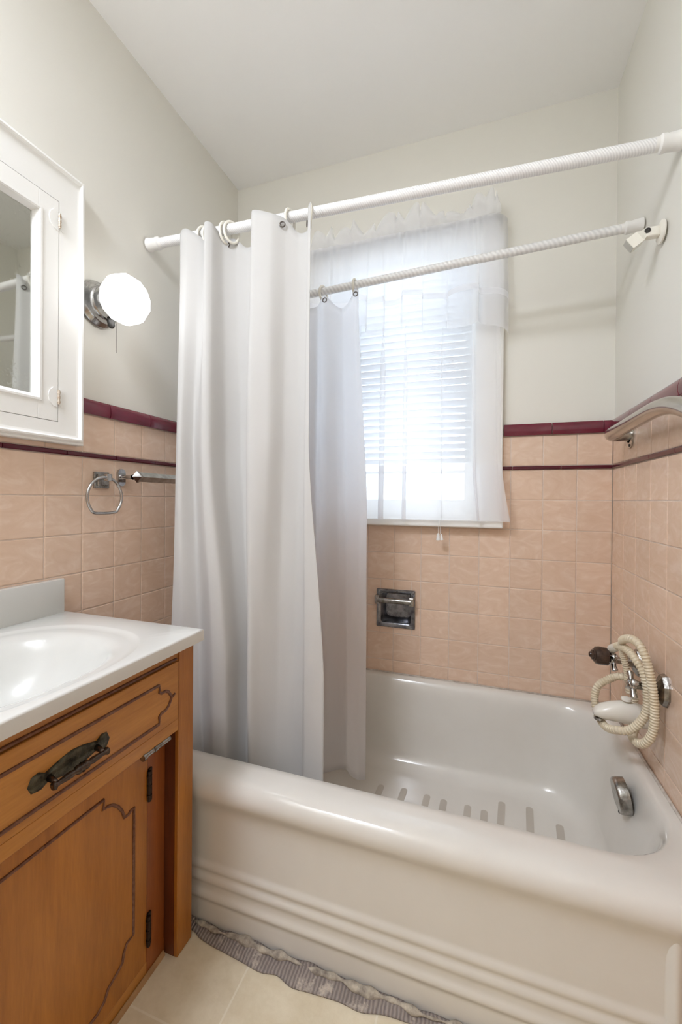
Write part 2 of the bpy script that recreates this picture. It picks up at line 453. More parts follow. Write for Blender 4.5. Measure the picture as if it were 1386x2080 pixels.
CAP = [(0, 1.3325), (.009, 1.3325), (.0115, 1.345), (.011, 1.358), (.008, 1.369), (.003, 1.375), (0, 1.3755)]
LIN = [(0, 1.2068), (.004, 1.2068), (.0062, 1.2095), (.0062, 1.2165), (.004, 1.2192), (0, 1.2192)]
def cells_of(edges, z_top=True):
    rows = [(ROW0-ROWH*(k+1), ROW0-ROWH*k) for k in range(11)]
    rows[0] = (rows[0][0], 1.2057); rows[-1] = (0.0, rows[-1][1])
    rows.append((1.2203, 1.3315))
    return [(a, b, c, d) for a, b in zip(edges, edges[1:]) for c, d in rows]
def spans_of(joints, lo, hi):
    j = [x for x in sorted(joints) if lo+.01 < x < hi-.01]
    return list(zip([lo]+j, j+[hi]))
pb = lambda v: Vector((v.x, v.y, v.z))                  # back wall: along +x, outward -y
pl = lambda v: Vector((-v.y, v.x, v.z))                 # left wall: along +y, outward +x
pr_ = lambda v: Vector((W+v.y, v.x, v.z))               # right wall: along +y, outward -x
eb = [W-S*k for k in range(14)]; eb = sorted(eb+[0.0])
cb = cells_of(eb); HOLE = (.362, 1.153, .994, 1.5)
cb = rect_minus(cb, HOLE); cb = rect_minus(cb, NICHE)
tiles('tile_panel', wall_back, cb, pb)
bm = bm_new()
for x0, x1, z0, z1 in rect_minus(rect_minus([(0, W, 0, 1.334)], (.37, 1.145, .998, 1.5)), NICHE): box(bm, x0, x1, .0015, .0055, z0, z1)
part('grout', bm, 'grout', wall_back)
jb_c = [1.3204+.162*k for k in range(-8, 2)]; jb_l = [1.1894+.162*k for k in range(-8, 2)]
trim('liner_tile', wall_back, [s for s in spans_of(jb_l, 1.155, W)]+[s for s in spans_of(jb_l, 0, .36)], LIN, pb, 'maroon')
trim('cap_tile', wall_back, [s for s in spans_of(jb_c, 1.157, W)]+[s for s in spans_of(jb_c, 0, .358)], CAP, pb, 'burgundy')
el = sorted([y for y in (-.89496+S*k for k in range(-12, 9)) if YF+.01 < y < -.01]+[YF, 0.0])
tiles('tile_panel', wall_left, rect_minus(cells_of(el), (YF, -1.54, 0, 1.4)), pl)
bm = bm_new(); box(bm, -.0055, -.0015, -1.54, 0, 0, 1.334); part('grout', bm, 'grout', wall_left)
trim('liner_tile', wall_left, spans_of([-.8371+.1622*k for k in range(-9, 6)], -1.49, 0), LIN, pl, 'maroon')
trim('cap_tile', wall_left, spans_of([-.7012+.162*k for k in range(-9, 6)], -1.49, 0), CAP, pl, 'burgundy')
er = sorted([y for y in (-.01277-S*k for k in range(1, 21)) if y > YF+.01]+[YF, 0.0])
tiles('tile_panel', wall_right, cells_of(er), pr_)
bm = bm_new(); box(bm, W+.0015, W+.0055, YF, 0, 0, 1.334); part('grout', bm, 'grout', wall_right)
trim('liner_tile', wall_right, spans_of([-.1806-.162*k for k in range(0, 13)], YF, 0), LIN, pr_, 'maroon')
trim('cap_tile', wall_right, spans_of([-.1994-.165*k for k in range(0, 13)], YF, 0), CAP, pr_, 'burgundy')

# window
w1 = root('window_1', (.757, .02, 1.018), kind='structure')
bm = bm_new()
box(bm, .36, .46, -.018, G, 1.018, 2.066, .003); box(bm, 1.055, 1.155, -.018, G, 1.018, 2.066, .003)
box(bm, .36, 1.155, -.018, G, 2.066, 2.15, .003)
part('casing', bm, 'white_paint', w1)
bm = bm_new()
box(bm, .44, .4605, 0, .16, 1.018, 2.066); box(bm, 1.0545, 1.075, 0, .16, 1.018, 2.066); box(bm, .46, 1.055, 0, .16, 2.0655, 2.085)
part('jamb', bm, 'white_paint', w1)
bm = bm_new(); box(bm, .355, 1.158, -.045, .16, .990, 1.0185, .005); part('stool', bm, 'white_paint', w1)
for zz, yy in (((1.0185, 1.56), .075), ((1.53, 2.066), .112)):
    bm = bm_new(); a, b = zz
    box(bm, .462, .50, yy, yy+.035, a, b, .003); box(bm, 1.015, 1.053, yy, yy+.035, a, b, .003)
    box(bm, .50, 1.015, yy, yy+.035, a, a+(.075 if a < 1.2 else .035), .003); box(bm, .50, 1.015, yy, yy+.035, b-.035, b, .003)
    s = part('sash', bm, 'white_paint', w1)
    bm = bm_new(); box(bm, .495, 1.02, yy+.015, yy+.019, a+.03, b-.03); part('pane', bm, 'glass', s)

# ------------------------------------------------------------------ bathtub
TUB = root('bathtub', (W/2, -.39, 0), 'white enamelled alcove bathtub filling the space between the tiled walls', 'bathtub')
NX = 72
def tub_ring(x0, x1, y0, y1, z, r, zf=None):
    """rounded rectangle sampled with a fixed count so that rings loft cleanly"""
    pts = [(x, y) for x, y in rrect(x0, x1, y0, y1, max(r, .0005), 10)]
    # insert points along straight sides
    full = []
    n = len(pts)
    for i in range(n):
        a, b = pts[i], pts[(i+1) % n]
        full.append(a)
        if i % 11 == 10:
            for k in range(1, 9): full.append((a[0]+(b[0]-a[0])*k/9, a[1]+(b[1]-a[1])*k/9))
    return [Vector((x, y, z)) for x, y in full]
E = .0012
rim = .385
rings = []
# outside, from the floor up: apron at the front (low y), the other three sides against the walls
def apron_y(z):
    y = -.7775
    for c in (.150, .118, .074):
        if abs(z-c) < .018: y -= .0050*.5*(1+math.cos(PI*(z-c)/.018))
    return y
for z, yf in [(.004*k, apron_y(.004*k)) for k in range(0, 46)]+[(.22, -.7775), (.26, -.7776), (.28, -.7782), (.295, -.780), (.308, -.7835), (.320, -.788), (.332, -.794), (.345, -.798), (.358, -.797), (.370, -.791), (.379, -.780), (.3845, -.764), (.386, -.745)]:
    rings.append(tub_ring(E, W-E, yf, -E, z, .004))
# flat rim to the basin lip, then down into the basin
rings.append(tub_ring(.06, W-.012, -.722, -.012, .386, .12))
for ins, z, r in ((0, .3845, .15), (.006, .379, .15), (.012, .368, .15), (.018, .35, .15)):
    rings.append(tub_ring(.085+ins, W-.026-ins, -.702+ins, -.030-ins, z, r))
for k in range(1, 9):
    t = k/8; z = .35-.215*t
    rings.append(tub_ring(.10+.08*t, W-.044-.045*t, -.684+.035*t, -.048-.03*t, z, .15))
for a in (20, 40, 60, 80, 90):
    c, s_ = math.cos(math.radians(a)), math.sin(math.radians(a))
    d = .06*(1-c); z = .135-.06*s_
    rings.append(tub_ring(.18+d*1.2, W-.089-d, -.649+d, -.078-d, z, .15))
bm = bm_new(); loft(bm, rings, True, True, False)
last = [v for v in bm.verts][-len(rings[-1]):]
bm.faces.new(last)
part('tub_shell', bm, 'enamel', TUB, True, sharp=60)
# raised mouldings on the apron
for x in (.095, 1.418):
    bm = bm_new()
    prof = [(.018*t/8, -.008*.5*(1+math.cos(PI*t/8))) for t in range(-8, 9)]
    prism(bm, prof, (x, -.7772, 0.001), (1, 0, 0), (0, 1, 0), (0, 0, 1), .332)
    part('apron_moulding', bm, 'enamel', TUB, True, sharp=85)
for k, (x, y, a, l) in enumerate([(.752, -.31, -.05, .17), (.832, -.30, -.05, .17), (.912, -.305, -.05, .17), (.968, -.31, -.05, .17), (1.046, -.30, -.05, .15), (1.098, -.30, -.05, .14), (1.150, -.265, -.08, .19), (1.235, -.265, -.08, .20), (1.318, -.29, -.08, .15)]):
    bm = bm_new()
    prism(bm, rrect(-.011, .011, -l/2, l/2, .0109, 5), (x, y, .0752), (math.cos(a), math.sin(a), 0), (-math.sin(a), math.cos(a), 0), (0, 0, 1), .0008)
    part('tread_strip', bm, 'tread', TUB)
bm = bm_new()
ov = []
for a in range(-60, 241, 10):
    ov.append((.043*math.cos(math.radians(a)), .043*math.sin(math.radians(a))))
ax = Vector((-1, 0, -.16)).normalized(); uz = Vector((-.16, 0, 1)).normalized()
o0 = Vector((1.452, -.394, .318))
loft(bm, [[o0+Vector((0, 1, 0))*x*s+uz*y*s+ax*d for x, y in ov] for d, s in ((0, 1), (.018, 1), (.024, .97), (.027, .9), (.028, .6), (.028, .01))], True, True, True)
part('overflow_plate', bm, 'old_chrome', TUB, True, sharp=40, label='round chrome overflow plate')
bm = bm_new(); lathe(bm, [(0, .006), (.004, .006), (.005, .001)], o0+Vector((-.015, -.004, -.0415)), (0, -.1, -1), 10); part('overflow_screw', bm, 'dark_metal', TUB)
bm = bm_new(); tube(bm, [(W-.0042, -.765, .387), (W-.0042, -.05, .387)], .004, 8); tube(bm, [(.01, -.0042, .387), (W-.009, -.0042, .387)], .004, 8)
part('caulk_bead', bm, 'caulk', TUB, True)

# torn strip on the floor along the tub
ST = root('floor_strip', (.7, -.80, 0), 'torn grey combed strip with beige residue on the floor along the tub', 'floor strip')
bm = bm_new()
outer = [(.30, -.795), (.40, -.803), (.43, -.812), (.47, -.818), (.55, -.824), (.61, -.829), (.65, -.822), (.69, -.832), (.735, -.828), (.80, -.822), (.85, -.824), (.90, -.812), (.98, -.806), (1.06, -.794), (1.5, -.792)]
outer = catmull([(x, y, 0) for x, y in outer], 6)
def strip_sheet(u, v):
    i = u*(len(outer)-1); k = min(int(i), len(outer)-2); p = outer[k].lerp(outer[k+1], i-k)
    y = p.y*(1-v)+(-.7785)*v
    return Vector((p.x, y, .002+.006*math.sin(v*PI*.6)*(.6+.4*math.sin(p.x*37))+.002*math.sin(p.x*90)*v))
sheet(bm, strip_sheet, 120, 6); part('strip', bm, 'strip_grey', ST, True, thick=.003)
bm = bm_new()
def resid(u, v):
    x = .32+1.1*u; a = 2*PI*v
    r = .0065*(.8+.35*math.sin(x*61)+.3*math.sin(x*23+1)+.25*math.sin(x*140))
    return Vector((x, -.7885+r*1.2*math.cos(a)+.002*math.sin(x*50), .0085+max(r, .002)*math.sin(a)))
sheet(bm, resid, 160, 10); part('adhesive_residue', bm, 'strip', ST, True)

# ------------------------------------------------------------------ vanity
V = root('vanity_cabinet', (.2, -1.14, 0), 'honey brown wooden vanity cabinet with carved drawer front and door', 'vanity cabinet')
VY0, VY1 = -1.463, -.815
bm = bm_new()
box(bm, .004, .36, VY1-.016, VY1, 0, .755); box(bm, .004, .36, VY0, VY0+.016, 0, .755)
box(bm, .004, .016, VY0+.016, VY1-.016, 0, .755); box(bm, .016, .36, VY0+.016, VY1-.016, .02, .036)
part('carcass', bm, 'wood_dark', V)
bm = bm_new(); box(bm, .399, .41, VY1-.052, VY1, 0, .7550, .0015, 1); part('stile', bm, 'wood_v', V)
bm = bm_new(); box(bm, .345, .399, VY1-.0515, VY1, 0, .7550); part('stile_return', bm, 'wood_shaded', V)  # inner side of the stile, split off to carry its painted shade
bm = bm_new(); box(bm, .399, .41, VY0, VY0+.052, 0, .7550, .0015, 1); part('stile', bm, 'wood_v', V)
bm = bm_new(); box(bm, .345, .399, VY0, VY0+.0515, 0, .7550); part('stile_return', bm, 'wood_shaded', V)
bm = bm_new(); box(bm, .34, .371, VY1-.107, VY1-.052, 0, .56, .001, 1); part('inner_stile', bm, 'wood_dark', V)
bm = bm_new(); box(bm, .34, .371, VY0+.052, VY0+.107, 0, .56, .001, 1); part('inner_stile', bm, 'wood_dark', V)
bm = bm_new(); box(bm, .36, .4095, VY0+.052, VY1-.052, .543, .572, .0015, 1); box(bm, .397, .406, VY0+.052, VY1-.052, .572, .7550)
part('rail', bm, 'wood_h', V)
bm = bm_new()
tube(bm, [(.4065, VY0+.07, .7125), (.4065, VY1-.058, .7125)], .0035, 8)
part('rail_moulding', bm, 'mould', V, True)
bm = bm_new(); box(bm, .39, .4125, -1.400, VY1-.056, .573, .708, .002, 2); DR = part('drawer', bm, 'wood_h', V)
cy = -1.139
half = [(-.934, .677), (-.9335, .661), (-.927, .656), (-.915, .656), (-.905, .650), (-.899, .641), (-.895, .634), (-.899, .627), (-.905, .618), (-.915, .612), (-.927, .612), (-.9335, .607), (-.934, .591)]
loop = [(y, z) for y, z in half]+[(2*cy-y, z) for y, z in reversed(half)]
bm = bm_new(); ring_tube(bm, [(.4128, y, z) for y, z in loop], .0034, 8)
for e in (-1, 1):
    yy = -.895 if e > 0 else 2*cy+.895
    tube(bm, [(.4128, yy, .634), (.4128, yy+e*.006, .6345), (.4128, yy+e*.011, .638)], [.003, .0035, .002], 8)
part('drawer_moulding', bm, 'mould', DR, True)
# drawer handle: ornate back plate, a turned grip between two posts
bm = bm_new()
hp = [(-.076, 0), (-.070, .013), (-.058, .015), (-.048, .008), (-.034, .012), (-.02, .016), (0, .019), (.02, .016), (.034, .012), (.048, .008), (.058, .015), (.070, .013), (.076, 0)]
poly = hp+[(x, -z) for x, z in reversed(hp[1:-1])]
a0 = [Vector((.4126, cy+x, .633+z)) for x, z in poly]
a1 = [Vector((.4162, cy+x*.97, .633+z*.9)) for x, z in poly]
a2 = [Vector((.4178, cy+x*.8, .633+z*.45)) for x, z in poly]
loft(bm, [a0, a1, a2], True, True, True)
HB = part('handle', bm, 'bronze', DR, True, sharp=60, label='ornate dark bronze drawer handle')
bm = bm_new()
g = [(-.052, .006), (-.049, .0075), (-.046, .005), (-.04, .0042), (-.03, .0055), (-.02, .006), (-.013, .0042), (-.010, .0075), (-.006, .008), (-.003, .006), (0, .009), (.003, .006), (.006, .008), (.010, .0075), (.013, .0042), (.02, .006), (.03, .0055), (.04, .0042), (.046, .005), (.049, .0075), (.052, .006)]
tube(bm, [(.436, cy+x, .626) for x, _ in g], [r for _, r in g], 12)
for e in (-.044, .044): tube(bm, [(.416, cy+e, .632), (.428, cy+e, .629), (.436, cy+e, .626)], [.006, .0045, .0045], 10)
part('grip', bm, 'bronze_rod', HB, True)
# door with carved moulding
bm = bm_new(); box(bm, .353, .3725, -1.358, -.9235, .035, .541, .002, 2); DO = part('door', bm, 'wood_v', V)
dh = [(-1.039, .486), (-1.041, .467), (-1.03, .466), (-1.017, .460), (-1.004, .447), (-.994, .431), (-.988, .413), (-.978, .412), (-.972, .416), (-.963, .417), (-.962, .139), (-.980, .137), (-.988, .124), (-.991, .107), (-1.006, .099), (-1.026, .092), (-1.036, .075), (-1.052, .068)]
loop = dh+[(2*cy-y, z) for y, z in reversed(dh)]
bm = bm_new(); ring_tube(bm, [(.3728, y, z) for y, z in loop], .0032, 8); part('door_moulding', bm, 'mould', DO, True)
for z in (.438, .108):
    bm = bm_new(); box(bm, .3715, .3755, -.922, -.912, z-.038, z+.038, .001)
    tube(bm, [(.377, -.9225, z-.034), (.377, -.9225, z+.034)], .0042, 8)
    for q in (-.022, 0, .022): lathe(bm, [(0, .0055), (.003, .0055)], (.377, -.9225, z+q), (0, 0, 1), 8, True, True)
    part('hinge', bm, 'iron', DO, label='black iron door hinge')
bm = bm_new()
tube(bm, [(.4085, -.972, .539), (.4085, -.896, .539)], .0055, 10); box(bm, .395, .409, -.962, -.905, .536, .541)
tube(bm, [(.4085, -.976, .539), (.4085, -.968, .539)], .0075, 10); tube(bm, [(.4085, -.945, .539), (.4085, -.937, .539)], .0068, 10)
part('catch', bm, 'old_chrome', V, True, sharp=40, label='worn metal catch under the rail')
bm = bm_new(); prism(bm, [(0, 0), (.007, 0), (.006, .005), (.003, .009), (0, .010)], (.372, VY0+.06, 0), (1, 0, 0), (0, 0, 1), (0, 1, 0), VY1-.056-VY0-.06)
part('base_strip', bm, 'raw_wood', V, True, sharp=40)
bm = bm_new(); box(bm, .35, .3705, VY0+.052, VY1-.052, 0, .034); part('bottom_rail', bm, 'wood_h', V)

# sink top in one piece
VT = root('sink_countertop', (.2, -1.16, .7555), 'white marbled sink top with oval basin and low backsplash', 'sink top')
CX0, CX1, CY0, CY1, ZT = .004, .463, -1.478, -.8455, .782
bx, by = .243, -1.155
NR = 96
def rect_ring(x0, x1, y0, y1, z, r=.004):
    out = []
    for k in range(NR):
        t = 2*PI*k/NR; c, s = math.cos(t), math.sin(t)
        u = min(((x1-bx) if c > 0 else (bx-x0))/max(abs(c), 1e-9), ((y1-by) if s > 0 else (by-y0))/max(abs(s), 1e-9))
        out.append(Vector((bx+c*u, by+s*u, z)))
    # snap the four corners
    for qx, qy in ((x0, y0), (x0, y1), (x1, y0), (x1, y1)):
        j = min(range(NR), key=lambda i: (out[i].x-qx)**2+(out[i].y-qy)**2); out[j] = Vector((qx, qy, z))
    return out
def oval(ax_, ay_, z, n=2.5):
    out = []
    for k in range(NR):
        t = 2*PI*k/NR; c, s = math.cos(t), math.sin(t)
        r = (abs(c/ax_)**n+abs(s/ay_)**n)**(-1/n)
        out.append(Vector((bx+c*r, by+s*r, z)))
    return out
rings = [rect_ring(CX0+.01, CX1-.012, CY0+.01, CY1-.01, .7555), rect_ring(CX0, CX1, CY0, CY1, .7555), rect_ring(CX0, CX1, CY0, CY1, ZT-.004), rect_ring(CX0+.001, CX1-.0012, CY0+.001, CY1-.0012, ZT-.001), rect_ring(CX0+.004, CX1-.004, CY0+.004, CY1-.004, ZT),
         oval(.205, .242, ZT), oval(.201, .238, ZT-.0005), oval(.196, .233, ZT-.003), oval(.186, .218, ZT-.004), oval(.181, .200, ZT-.0045), oval(.170, .185, ZT-.008), oval(.157, .176, ZT-.016), oval(.142, .163, ZT-.04), oval(.135, .145, ZT-.075), oval(.115, .118, ZT-.108), oval(.08, .085, ZT-.128), oval(.04, .045, ZT-.137), oval(.02, .02, ZT-.138)]
bm = bm_new(); loft(bm, rings, True, False, True); part('basin_slab', bm, 'marble', VT, True, sharp=50)
bm = bm_new(); box(bm, .0015, .022, CY0, CY1-.008, ZT-.001, .872, .003, 2); part('backsplash', bm, 'marble', VT, True, sharp=40)
bm = bm_new(); lathe(bm, [(0, .019), (.003, .019), (.004, .012), (.0035, .001)], (bx, by, ZT-.138), (0, 0, 1)); part('drain', bm, 'chrome', VT, True, sharp=40)

# ------------------------------------------------------------------ medicine cabinet
MC = root('medicine_cabinet', (.0, -1.07, 1.233), 'white wooden medicine cabinet with a spotted mirror door', 'medicine cabinet')
def frame_boards(bm, y0, y1, z0, z1, iy0, iy1, iz0, iz1, x0, x1, bev=.002):
    box(bm, x0, x1, y0, iy0, z0, z1, bev); box(bm, x0, x1, iy1, y1, z0, z1, bev)
    box(bm, x0, x1, iy0, iy1, z0, iz0, bev); box(bm, x0, x1, iy0, iy1, iz1, z1, bev)
def mitre(bm, y0, y1, z0, z1, prof):
    """picture-frame sweep; prof: (inset from the outer edge, x)"""
    rings = []
    for d, x in prof:
        rings.append([Vector((x, y0+d, z0+d)), Vector((x, y1-d, z0+d)), Vector((x, y1-d, z1-d)), Vector((x, y0+d, z1-d))])
    loft(bm, rings)
oy0, oy1, oz0, oz1 = -1.332, -.805, 1.234, 1.962
dy0, dy1, dz0, dz1 = -1.256, -.881, 1.289, 1.863
bm = bm_new()
mitre(bm, oy0, oy1, oz0, oz1, [(0, .001), (0, .026), (.002, .0275), (.006, .0275), (.007, .0325), (.010, .0365), (.014, .037), (.017, .034), (.018, .029), (.024, .0282), (.024, .001)])
frame_boards(bm, oy0+.0235, oy1-.0235, oz0+.0235, oz1-.0235, dy0-.0012, dy1+.0012, dz0-.0012, dz1+.0012, .001, .0282, 0)
part('frame', bm, 'white_paint', MC)
bm = bm_new()
my0, my1, mz0, mz1 = dy0+.052, dy1-.052, 1.343, 1.812
frame_boards(bm, dy0, dy1, dz0, dz1, my0+.0, my1-.0, mz0, mz1, .004, .0285, .001)
DM = part('door', bm, 'white_paint', MC)
bm = bm_new()
mitre(bm, my0-.010, my1+.010, mz0-.010, mz1+.010, [(0, .0284), (.002, .031), (.007, .031), (.010, .027), (.0175, .0145), (.0175, .012)])
part('mirror_bead', bm, 'white_paint', DM)
bm = bm_new(); box(bm, .006, .0135, my0, my1, mz0, mz1); part('mirror', bm, 'mirror', DM, label='spotted mirror pane')
for z in (1.812, 1.352):
    bm = bm_new()
    lf = [(0, -.026), (-.012, -.024), (-.022, -.013), (-.025, 0), (-.022, .013), (-.012, .024), (0, .026)]
    prism(bm, lf, (.0284, dy1-.002, z), (0, 1, 0), (0, 0, 1), (1, 0, 0), .0022)
    prism(bm, [(0, -.02), (.010, -.024), (.014, -.016), (.010, 0), (.014, .016), (.010, .024), (0, .02)], (.0284, dy1+.001, z), (0, 1, 0), (0, 0, 1), (1, 0, 0), .0022)
    HG = part('hinge', bm, 'white_paint', DM, label='white painted butterfly hinge')
    bm = bm_new(); tube(bm, [(.0318, dy1, z-.019), (.0318, dy1, z+.019)], .0032, 10)
    for q in (-.012, 0, .012): lathe(bm, [(-.003, .0041), (.003, .0041)], (.0318, dy1, z+q), (0, 0, 1), 10, True, True)
    part('knuckle', bm, 'brass', HG, True, sharp=40)

# ------------------------------------------------------------------ wall lamps
LM = root('wall_lamp', (0, -.738, 1.662), 'lit round white glass wall lamp between the mirror and the shower curtain', 'wall lamp', )
LO = Vector((0, -.738, 1.662))
bm = bm_new(); lathe(bm, [(0, .0005), (.0, .064), (.003, .066), (.007, .064), (.012, .056), (.020, .052), (.030, .051), (.034, .048), (.036, .046), (.056, .046), (.058, .043), (.058, .0005)], LO, (1, 0, 0), 40)
part('canopy', bm, 'chrome', LM, True, sharp=40)
bm = bm_new()
gp = [(.054, .034), (.057, .045), (.071, .057), (.090, .067), (.108, .0695), (.126, .067), (.146, .055), (.161, .035), (.170, .016), (.172, .0005)]
lathe(bm, gp, LO, (1, -.02, -.02), 12, phase=PI/12)
part('globe', bm, 'globe', LM, label='lit faceted white glass globe')
bm = bm_new(); lathe(bm, [(0, .0095), (.004, .0105), (.020, .0095), (.026, .006), (.026, .0005)], LO+Vector((.043, .004, -.047)), (.25, 0, -1), 12, True); part('switch', bm, 'dark_metal', LM, True, sharp=40, label='dark switch socket')
bm = bm_new()
for k in range(24):
    t = bmesh.new(); bmesh.ops.create_icosphere(t, subdivisions=1, radius=.0013)
    merge(bm, t, Matrix.Translation(LO+Vector((.075, -.004, -.068-.0036*k))))
tube(bm, [LO+Vector((.075, -.004, -.06)), LO+Vector((.075, -.004, -.152))], .0004, 6)
part('pull_chain', bm, 'dark_ring', LM)
dup(LM, (0, -1.402, 1.662), 'lit round white glass wall lamp on the far side of the mirror cabinet')

CL = root('added_ceiling_lamp', (.28, -1.84, H), 'added round flush fill lamp with a metal rim, unseen on the ceiling behind the viewer', 'added fill lamp')  # fill light added out of view to brighten the room
bm = bm_new(); lathe(bm, [(0, .0005), (0, .205), (.045, .215), (.052, .212), (.052, .200), (.040, .200), (.040, .0005)], (.28, -1.84, H), (0, 0, -1), 40); part('drum', bm, 'chrome', CL, True, sharp=40)
bm = bm_new(); lathe(bm, [(.041, .198), (.050, .196), (.056, .15), (.059, .08), (.060, .0005)], (.28, -1.84, H), (0, 0, -1), 40); part('diffuser', bm, 'fill_glow', CL, True)
# ------------------------------------------------------------------ towel ring and towel bar
TR = root('towel_ring', (0, -.727, 1.142), 'chrome towel ring with a square plate on the peach tiles', 'towel ring')
bm = bm_new(); box(bm, .0, .006, -.752, -.700, 1.118, 1.167, .002); box(bm, .006, .011, -.744, -.708, 1.125, 1.160, .0025); part('back_plate', bm, 'old_chrome', TR)
bm = bm_new(); tube(bm, [(.008, -.727, 1.15), (.036, -.735, 1.151)], .0055, 12); box(bm, .034, .051, -.747, -.729, 1.139, 1.160, .003); part('post', bm, 'chrome', TR, True, sharp=40)
bm = bm_new(); lp = []
ryc, rzc, rr_ = -.748, 1.092, .058
for a in range(-40, 221, 8): lp.append((.043, ryc+rr_*math.cos(math.radians(a)), rzc+rr_*math.sin(math.radians(a))))
lp += [(.043, ryc-.038, 1.0475), (.043, ryc-.02, 1.0455), (.043, ryc, 1.045), (.043, ryc+.02, 1.0455), (.043, ryc+.038, 1.0475)]
ring_tube(bm, [(x, y, z) for x, y, z in catmull(lp, 3, True)], .0042, 12); part('ring', bm, 'chrome', TR, True)

TB = root('towel_bar', (0, -.4, 1.155), 'long chrome towel bar disappearing behind the shower curtain', 'towel bar')
for y in (-.655, -.135):
    bm = bm_new()
    prism(bm, rrect(-.014, .014, -.027, .027, .0138, 6), (0, y, 1.154), (0, 1, 0), (0, 0, 1), (1, 0, 0), .008)
    pl_ = part('post', bm, 'chrome', TB)
    bm = bm_new(); lathe(bm, [(.006, .011), (.014, .009), (.018, .0065), (.045, .006), (.052, .0085)], (0, y, 1.155), (1, 0, 0), 16); part('arm', bm, 'chrome', pl_, True, sharp=40)
bm = bm_new()
c4 = lambda y, r: [Vector((.062+r*math.cos(PI/2*k), y, 1.156+r*math.sin(PI/2*k))) for k in range(4)]
loft(bm, [c4(-.668, .0005), c4(-.650, .0185), c4(-.644, .0185), c4(-.638, .0150), c4(-.155, .0150), c4(-.149, .0185), c4(-.143, .0185), c4(-.12, .0005)], True)
part('bar', bm, 'chrome', TB)

# ------------------------------------------------------------------ shower rods
def rod(name, a, b, r, label, mat):
    a, b = Vector(a), Vector(b); d = (b-a).normalized()
    o = root(name, (a+b)/2, label, 'shower rod')
    bm = bm_new(); tube(bm, [a+d*.05, b-d*.05], r, 24); part('tube', bm, mat, o, True, sharp=60)
    for p, q in ((a, d), (b, -d)):
        bm = bm_new(); lathe(bm, [(.0, .001), (.0, r*1.42), (.004, r*1.42), (.006, r*1.35), (.030, r*1.22), (.034, r*1.32), (.042, r*1.32), (.046, r*1.02), (.062, r*.98)], p, q, 24); part('end_cap', bm, 'rod', o, True, sharp=40)
    return o
R1A, R1B = Vector((.0002, -.541, 1.953)), Vector((W-.0002, -.505, 1.929))
R2A, R2B = Vector((.0002, -.248, 1.832)), Vector((W-.0002, -.258, 1.889))
rod('shower_rod', R1A, R1B, .0152, 'white ribbed shower rod nearest the viewer, carrying the opaque curtain', 'rod_cover')
rod('shower_rod', R2A, R2B, .0132, 'white twisted shower rod nearer the window, carrying the thin liner', 'rod_twist')
def on_rod(a, b, x): return a.lerp(b, (x-a.x)/(b.x-a.x))

RB = root('rod_bracket', (W, -.398, 1.785), 'cream swivel bracket with an empty socket on the right wall', 'rod bracket')
bm = bm_new(); lathe(bm, [(0, .0005), (0, .028), (.004, .028), (.007, .024), (.008, .0005)], (W, -.398, 1.783), (-1, 0, 0), 32); part('flange', bm, 'cream', RB, True, sharp=40)
bm = bm_new(); box(bm, W-.038, W-.006, -.410, -.388, 1.771, 1.796, .004); part('knuckle', bm, 'cream', RB, True, sharp=50)
bm = bm_new()
q0 = Vector((W-.036, -.399, 1.785)); qd = Vector((-.82, .0, -.57)).normalized()
fr_u = Vector((0, 1, 0)); fr_v = qd.cross(fr_u)
def sq(p, a, b): return [p+fr_u*a+fr_v*b, p-fr_u*a+fr_v*b, p-fr_u*a-fr_v*b, p+fr_u*a-fr_v*b]
loft(bm, [sq(q0-qd*.010, .009, .008), sq(q0+qd*.010, .009, .011), sq(q0+qd*.018, .012, .015), sq(q0+qd*.046, .012, .015)], True, True, True)
SW = part('socket', bm, 'cream', RB)
bm = bm_new(); loft(bm, [sq(q0+qd*.046, .011, .014), sq(q0+qd*.0475, .011, .014)], True, True, True); part('socket_mouth', bm, 'socket_grey', SW)
bm = bm_new(); lathe(bm, [(0, .0068), (.003, .0062), (.0035, .0005)], (W-.035, -.4095, 1.786), (0, -1, 0), 14); part('screw', bm, 'dark_metal', RB, True, sharp=40)

# ------------------------------------------------------------------ shower curtain and liner
def curtain(cols, zs, ztop):
    """cols: list of per-height (x,y) tuples; interpolate through heights and along the cloth"""
    nu, nv = len(cols), 40
    def col_at(i, z):
        (c) = cols[i]; hs = zs
        if z >= hs[0]: k, t = 0, 0
        elif z <= hs[-1]: k, t = len(hs)-2, 1
        else:
            k = max(j for j in range(len(hs)-1) if hs[j] >= z); t = (hs[k]-z)/(hs[k]-hs[k+1])
        t = t*t*(3-2*t)*.5+t*.5
        return Vector((c[k][0]+(c[k+1][0]-c[k][0])*t, c[k][1]+(c[k+1][1]-c[k][1])*t, z))
    return col_at
def curtain_mesh(cols, zs, tops, zb, sub=8, nv=60, wob=0):
    at = curtain(cols, zs, None); bm = bm_new(); grid = []
    tt = catmull([(0, 0, t) for t in tops], sub)
    for j in range(nv+1):
        v = j/nv
        row0 = [at(i, tops[i]+(zb-tops[i])*v) for i in range(len(cols))]
        row = catmull(row0, sub)
        lin = [row0[k//sub].lerp(row0[min(k//sub+1, len(row0)-1)], (k % sub)/sub) for k in range(len(row))]
        row = [a.lerp(b, .35) for a, b in zip(row, lin)]
        rr = []
        for i, p in enumerate(row):
            z = tt[i].z+(zb-tt[i].z)*v
            w = wob*(math.sin(p.x*90+z*7)*.5+math.sin(p.x*41-z*13)*.5)*min(1, v*3)
            rr.append(bm.verts.new((p.x, p.y+w, z)))
        grid.append(rr)
    for a, b in zip(grid, grid[1:]):
        for i in range(len(a)-1): bm.faces.new((a[i], a[i+1], b[i+1], b[i]))
    return bm
YC = -.55
